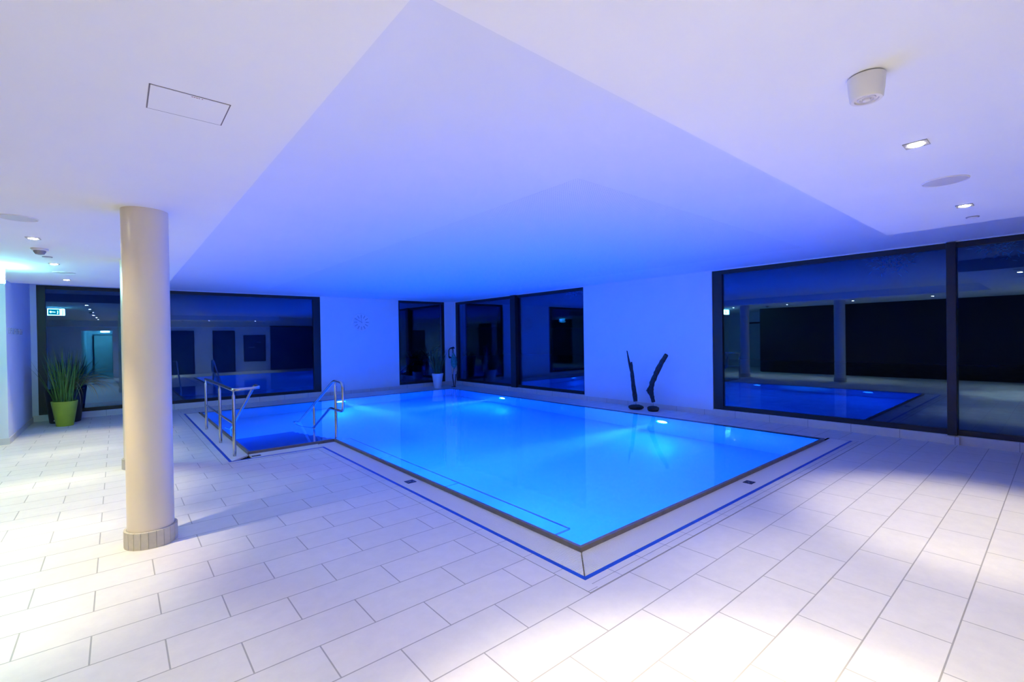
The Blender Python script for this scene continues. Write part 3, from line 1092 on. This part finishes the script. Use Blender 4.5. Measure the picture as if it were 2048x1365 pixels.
make('crest', bm, M['bird_dark'], bird, smooth=True)
for u0, u1, u2, m_ in ((0.0, -0.015, 0.025, 0.0), (0.075, 0.085, 0.05, 0.03)):
    bm = bmesh.new()
    tube(bm, [bd(u0, 0.70, m_), bd(u1, 0.55, m_), bd(u1, 0.42, m_)], 0.04, 12, radii=[0.05, 0.042, 0.018])
    th = make('thigh', bm, M['bird_tan'], bird, smooth=True)
    bm = bmesh.new()
    tube(bm, [bd(u1, 0.44, m_), bd(u1 - 0.005, 0.33, m_), bd(u2, 0.02, m_)], 0.012, 10, radii=[0.017, 0.016, 0.012])
    tube(bm, [bd(u2 + 0.03, 0.012, m_), bd(u2, 0.016, m_), bd(u2 - 0.09, 0.008, m_)], 0.012, 8, radii=[0.007, 0.012, 0.007])
    make('leg', bm, M['bird_dark'], bird, smooth=True)


# ------------------------------------------------------------------ driftwood sculptures
def jitter_tube(bm, pts, radii, n=14, amp=0.25, seed=1, sub=5):
    rr = random.Random(seed)
    P, Rr = [], []
    for (p, q), (r0, r1) in zip(zip(pts, pts[1:]), zip(radii, radii[1:])):
        for k in range(sub):
            u = k / sub
            P.append(Vector(p).lerp(Vector(q), u))
            Rr.append((r0 + (r1 - r0) * u) * (1 + rr.uniform(-amp, amp) * 0.5))
    P.append(Vector(pts[-1]))
    Rr.append(radii[-1])
    n0 = len(bm.verts)
    tube(bm, P, 0.05, n, radii=Rr)
    bm.verts.ensure_lookup_table()
    for v in bm.verts[n0:]:
        v.co += Vector((rr.uniform(-1, 1), rr.uniform(-1, 1), rr.uniform(-1, 1))) * 0.006


def driftwood(loc, label, paths, base_r, base_h, seed):
    root = empty('driftwood_sculpture', loc)
    tag(root, label, 'sculpture', 'driftwood pieces on stone bases')
    bm = bmesh.new()
    for i, (pts, rad) in enumerate(paths):
        jitter_tube(bm, pts, rad, seed=seed + i)
    make('driftwood', bm, M['bark'], root, smooth=True)
    bm = bmesh.new()
    lathe(bm, [(base_r * 0.8, 0.0), (base_r, base_h * 0.35), (base_r * 0.93, base_h * 0.75), (base_r * 0.6, base_h), (0.02, base_h * 1.03)], 28)
    rr = random.Random(seed)
    for v in bm.verts:
        if v.co.z > 0.001:
            v.co.x += rr.uniform(-1, 1) * 0.012
            v.co.y += rr.uniform(-1, 1) * 0.012
    make('stone_base', bm, M['stone'], root, smooth=True)
    bm = bmesh.new()
    tube(bm, [(0, 0, base_h * 0.8), (0, 0, paths[0][0][0][2] + 0.1)], 0.006, 8)
    make('rod', bm, M['steel'], root, smooth=True)


driftwood((8.45, 5.95, 0), 'straight forked driftwood piece on a flat dark stone by the right wall',
          [([(0, 0.01, 0.16), (0, 0.06, 0.5), (0.01, 0.10, 0.80), (0.02, 0.115, 1.0)], [0.044, 0.042, 0.036, 0.016]),
           ([(0, 0.05, 0.55), (0.0, 0.135, 0.9), (-0.01, 0.205, 1.24)], [0.030, 0.026, 0.007])], 0.16, 0.085, 11)
driftwood((8.45, 5.53, 0), 'bent knotty driftwood piece on a round dark stone by the right wall',
          [([(0, -0.01, 0.19), (0.01, 0.03, 0.30), (0.0, 0.045, 0.42), (0.0, 0.02, 0.58), (0.02, -0.07, 0.79), (0.03, -0.18, 0.99), (0.04, -0.30, 1.17)],
            [0.032, 0.046, 0.052, 0.05, 0.05, 0.048, 0.040]),
           ([(0.0, 0.07, 0.52), (-0.02, 0.10, 0.42), (0.0, 0.07, 0.32)], [0.012, 0.04, 0.012])], 0.12, 0.10, 23)

# ------------------------------------------------------------------ mirrored side of the room: doors, board, corridor
def dark_door(name, x0, x1, label, m='door_dark'):
    root = empty(name, ((x0 + x1) / 2, Y_FRONT, 0))
    tag(root, label, 'door', kind='structure')
    w = (x1 - x0) / 2
    boxes('door_leaf', [(-w + 0.06, w - 0.06, 0.002, 0.04, 0.01, 2.08)], M[m], root)
    boxes('door_frame', [(-w, -w + 0.06, 0.0, 0.06, 0, 2.14), (w - 0.06, w, 0.0, 0.06, 0, 2.14), (-w + 0.06, w - 0.06, 0.0, 0.06, 2.08, 2.14)], M['frame'], root)
    boxes('door_handle', [(w - 0.20, w - 0.10, 0.05, 0.075, 1.04, 1.06)], M['steel'], root)


dark_door('door_1', 1.90, 2.92, 'dark door mirrored beside the column in the back window')
dark_door('door_2', 3.70, 4.68, 'dark door mirrored in the middle of the back window')
root = empty('notice_board', (5.60, Y_FRONT, 1.25))
tag(root, 'dark framed notice board mirrored in the back window', 'notice board')
boxes('board', [(-0.48, 0.48, 0.001, 0.02, -0.70, 0.62)], M['board'], root)
boxes('board_frame', [(-0.52, -0.48, 0.001, 0.03, -0.74, 0.66), (0.48, 0.52, 0.001, 0.03, -0.74, 0.66), (-0.48, 0.48, 0.001, 0.03, -0.74, -0.70), (-0.48, 0.48, 0.001, 0.03, 0.62, 0.66)], M['frame'], root)
boxes('notice', [(-0.3, 0.0, 0.021, 0.023, -0.02, 0.03)], M['paper'], root)
boxes('notice', [(0.12, 0.32, 0.021, 0.023, 0.24, 0.29)], M['paper'], root)
boxes('door_3', [(6.35, 8.72, Y_FRONT + 0.002, Y_FRONT + 0.05, 0.0, 2.40)], M['door_dark'])
tag(bpy.data.objects['door_3'], 'wide dark sliding door mirrored at the right of the back window', 'door', kind='structure')
# corridor behind: end door and lit sign
root = empty('door_4', (-0.55, -5.60, 0))
tag(root, 'pale corridor door mirrored left of the column', 'door', kind='structure')
boxes('door_leaf', [(-0.36, 0.36, 0.002, 0.04, 0.01, 2.0)], M['door'], root)
boxes('door_frame', [(-0.42, -0.36, 0, 0.06, 0, 2.06), (0.36, 0.42, 0, 0.06, 0, 2.06), (-0.36, 0.36, 0, 0.06, 2.0, 2.06)], M['frame'], root)
root = empty('corridor_exit_sign', (-0.45, -4.6, Z_LOW))
tag(root, 'lit exit sign of the rear corridor, mirrored left of the column', 'exit sign')
boxes('bracket', [(-0.01, 0.01, -0.01, 0.01, -0.3, 0.0)], M['white_pl'], root)
boxes('panel', [(-0.175, 0.175, -0.022, 0.022, -0.46, -0.28)], M['exit_white'], root, bevel=0.004)
# door in the side corridor, mirrored in the right window
root = empty('door_5', (-5.30, 9.4, 0))
tag(root, 'pale side corridor door mirrored at the left end of the widest window', 'door', kind='structure')
boxes('door_leaf', [(0.002, 0.04, -0.45, 0.45, 0.01, 2.05)], M['door'], root)
boxes('door_frame', [(0, 0.06, -0.52, -0.45, 0, 2.12), (0, 0.06, 0.45, 0.52, 0, 2.12), (0, 0.06, -0.45, 0.45, 2.05, 2.12)], M['frame'], root)

# ------------------------------------------------------------------ outdoors at night
bm = bmesh.new()
quad(bm, (-12, YW + T, -0.03), (30, YW + T, -0.03), (30, 34, -0.03), (-12, 34, -0.03))
quad(bm, (XW + T, -8, -0.03), (30, -8, -0.03), (30, YW + T, -0.03), (XW + T, YW + T, -0.03))
tag(make('ground', bm, M['ground']), 'dark paving outside the windows', 'ground', kind='structure')
boxes('garden_wall', [(-6.0, 6.2, 17.0, 17.2, -0.03, 2.03)], M['fence'])
tag(bpy.data.objects['garden_wall'], 'dim rendered garden wall outside the large back window', 'garden wall')

stair = empty('stair_railing', (8.4, 16.5, 0))
tag(stair, 'sloping outdoor stair railing seen through the narrow back window', 'railing')
for dz, nm in ((0.0, 'top_rail'), (-0.16, 'lower_rail')):
    bm = bmesh.new()
    tube(bm, [(-0.35, 0, 0.22 + dz), (2.6, 0, 1.85 + dz)], 0.028, 10)
    make(nm, bm, M['steel'], stair, smooth=True)
for x in (0.0, 1.2, 2.4):
    bm = bmesh.new()
    zt = 0.22 + (x + 0.35) * 1.63 / 2.95
    tube(bm, [(x, 0, -0.03 if x < 0.5 else zt - 0.9), (x, 0, zt)], 0.018, 10)
    make('post', bm, M['steel'], stair, smooth=True)
boxes('flight', [(x, x + 0.32, 0.05, 1.1, -0.03, 0.02 + (x + 0.1) * 0.55) for x in (0.1, 0.42, 0.74, 1.06, 1.38, 1.70, 2.02, 2.34)], M['ground'], stair)

for (x, y, s, lab) in ((10.42, 19.3, 1.0, 'white planter box outdoors, seen through the narrow back window'),
                       (12.3, 19.9, 1.0, 'white planter box outdoors, just beyond the corner post'),
                       (13.3, 19.2, 1.0, 'white planter box outdoors, through the corner window')):
    root = pot('garden_planter', (x, y, -0.03), 0.30, 0.42, 0.72, M['white_pot'], lab, 'planter', 0.03, 'white planters in the garden')
    bm = bmesh.new()
    for k in range(50):
        a = rng.uniform(0, 2 * math.pi)
        blade(bm, (0.2 * math.cos(a), 0.2 * math.sin(a), 0.66), (math.cos(a), math.sin(a)), rng.uniform(0.2, 0.5), 0.02, rng.uniform(0.3, 1.2), 5, rng.uniform(0.1, 0.6))
    make('foliage', bm, M['leaf'], root)


def tree(loc, label, h, r, n, seed, bx, by):
    rr = random.Random(seed)
    root = empty('garden_tree', loc)
    tag(root, label, 'tree', 'trees outside the right windows')
    bm = bmesh.new()
    tube(bm, [(bx, by, 0), (bx, by, h * 0.7), (bx * 0.97, by * 0.97, h + 0.35), (bx * 0.5, by * 0.5, h + 0.6), (0.05, 0.0, h + 0.2)], 0.03, 8, radii=[0.045, 0.04, 0.03, 0.018, 0.006])
    make('trunk', bm, M['trunk_dark'], root, smooth=True)
    bm = bmesh.new()
    for k in range(n):
        a, b_ = rr.uniform(0, 6.28), math.acos(rr.uniform(-1, 1))
        q = r * rr.random() ** 0.6
        p = Vector((q * math.sin(b_) * math.cos(a), q * math.sin(b_) * math.sin(a), h + 0.75 * q * math.cos(b_)))
        d = Vector((p.x, p.y, 0))
        blade(bm, p, (d.x + rr.uniform(-.2, .2), d.y + rr.uniform(-.2, .2)), rr.uniform(0.05, 0.10), rr.uniform(0.008, 0.015), rr.uniform(0.2, 0.9), 3, rr.uniform(0.6, 2.4))
    make('foliage', bm, M['leaf_tree'], root)


tree((10.0, 1.93, -0.03), 'leafy branch end of the tree outside the widest window, left of its mullion', 2.80, 0.34, 170, 5, 1.5, -0.584)
tree((10.0, 0.60, -0.03), 'leafy branch end of the tree outside the widest window, right of its mullion', 2.86, 0.34, 150, 6, 1.9, 0.793)
tree((10.2, 9.2, -0.03), 'leafy branch end of the tree outside the corner window', 2.98, 0.36, 120, 8, 0.9, -0.2)
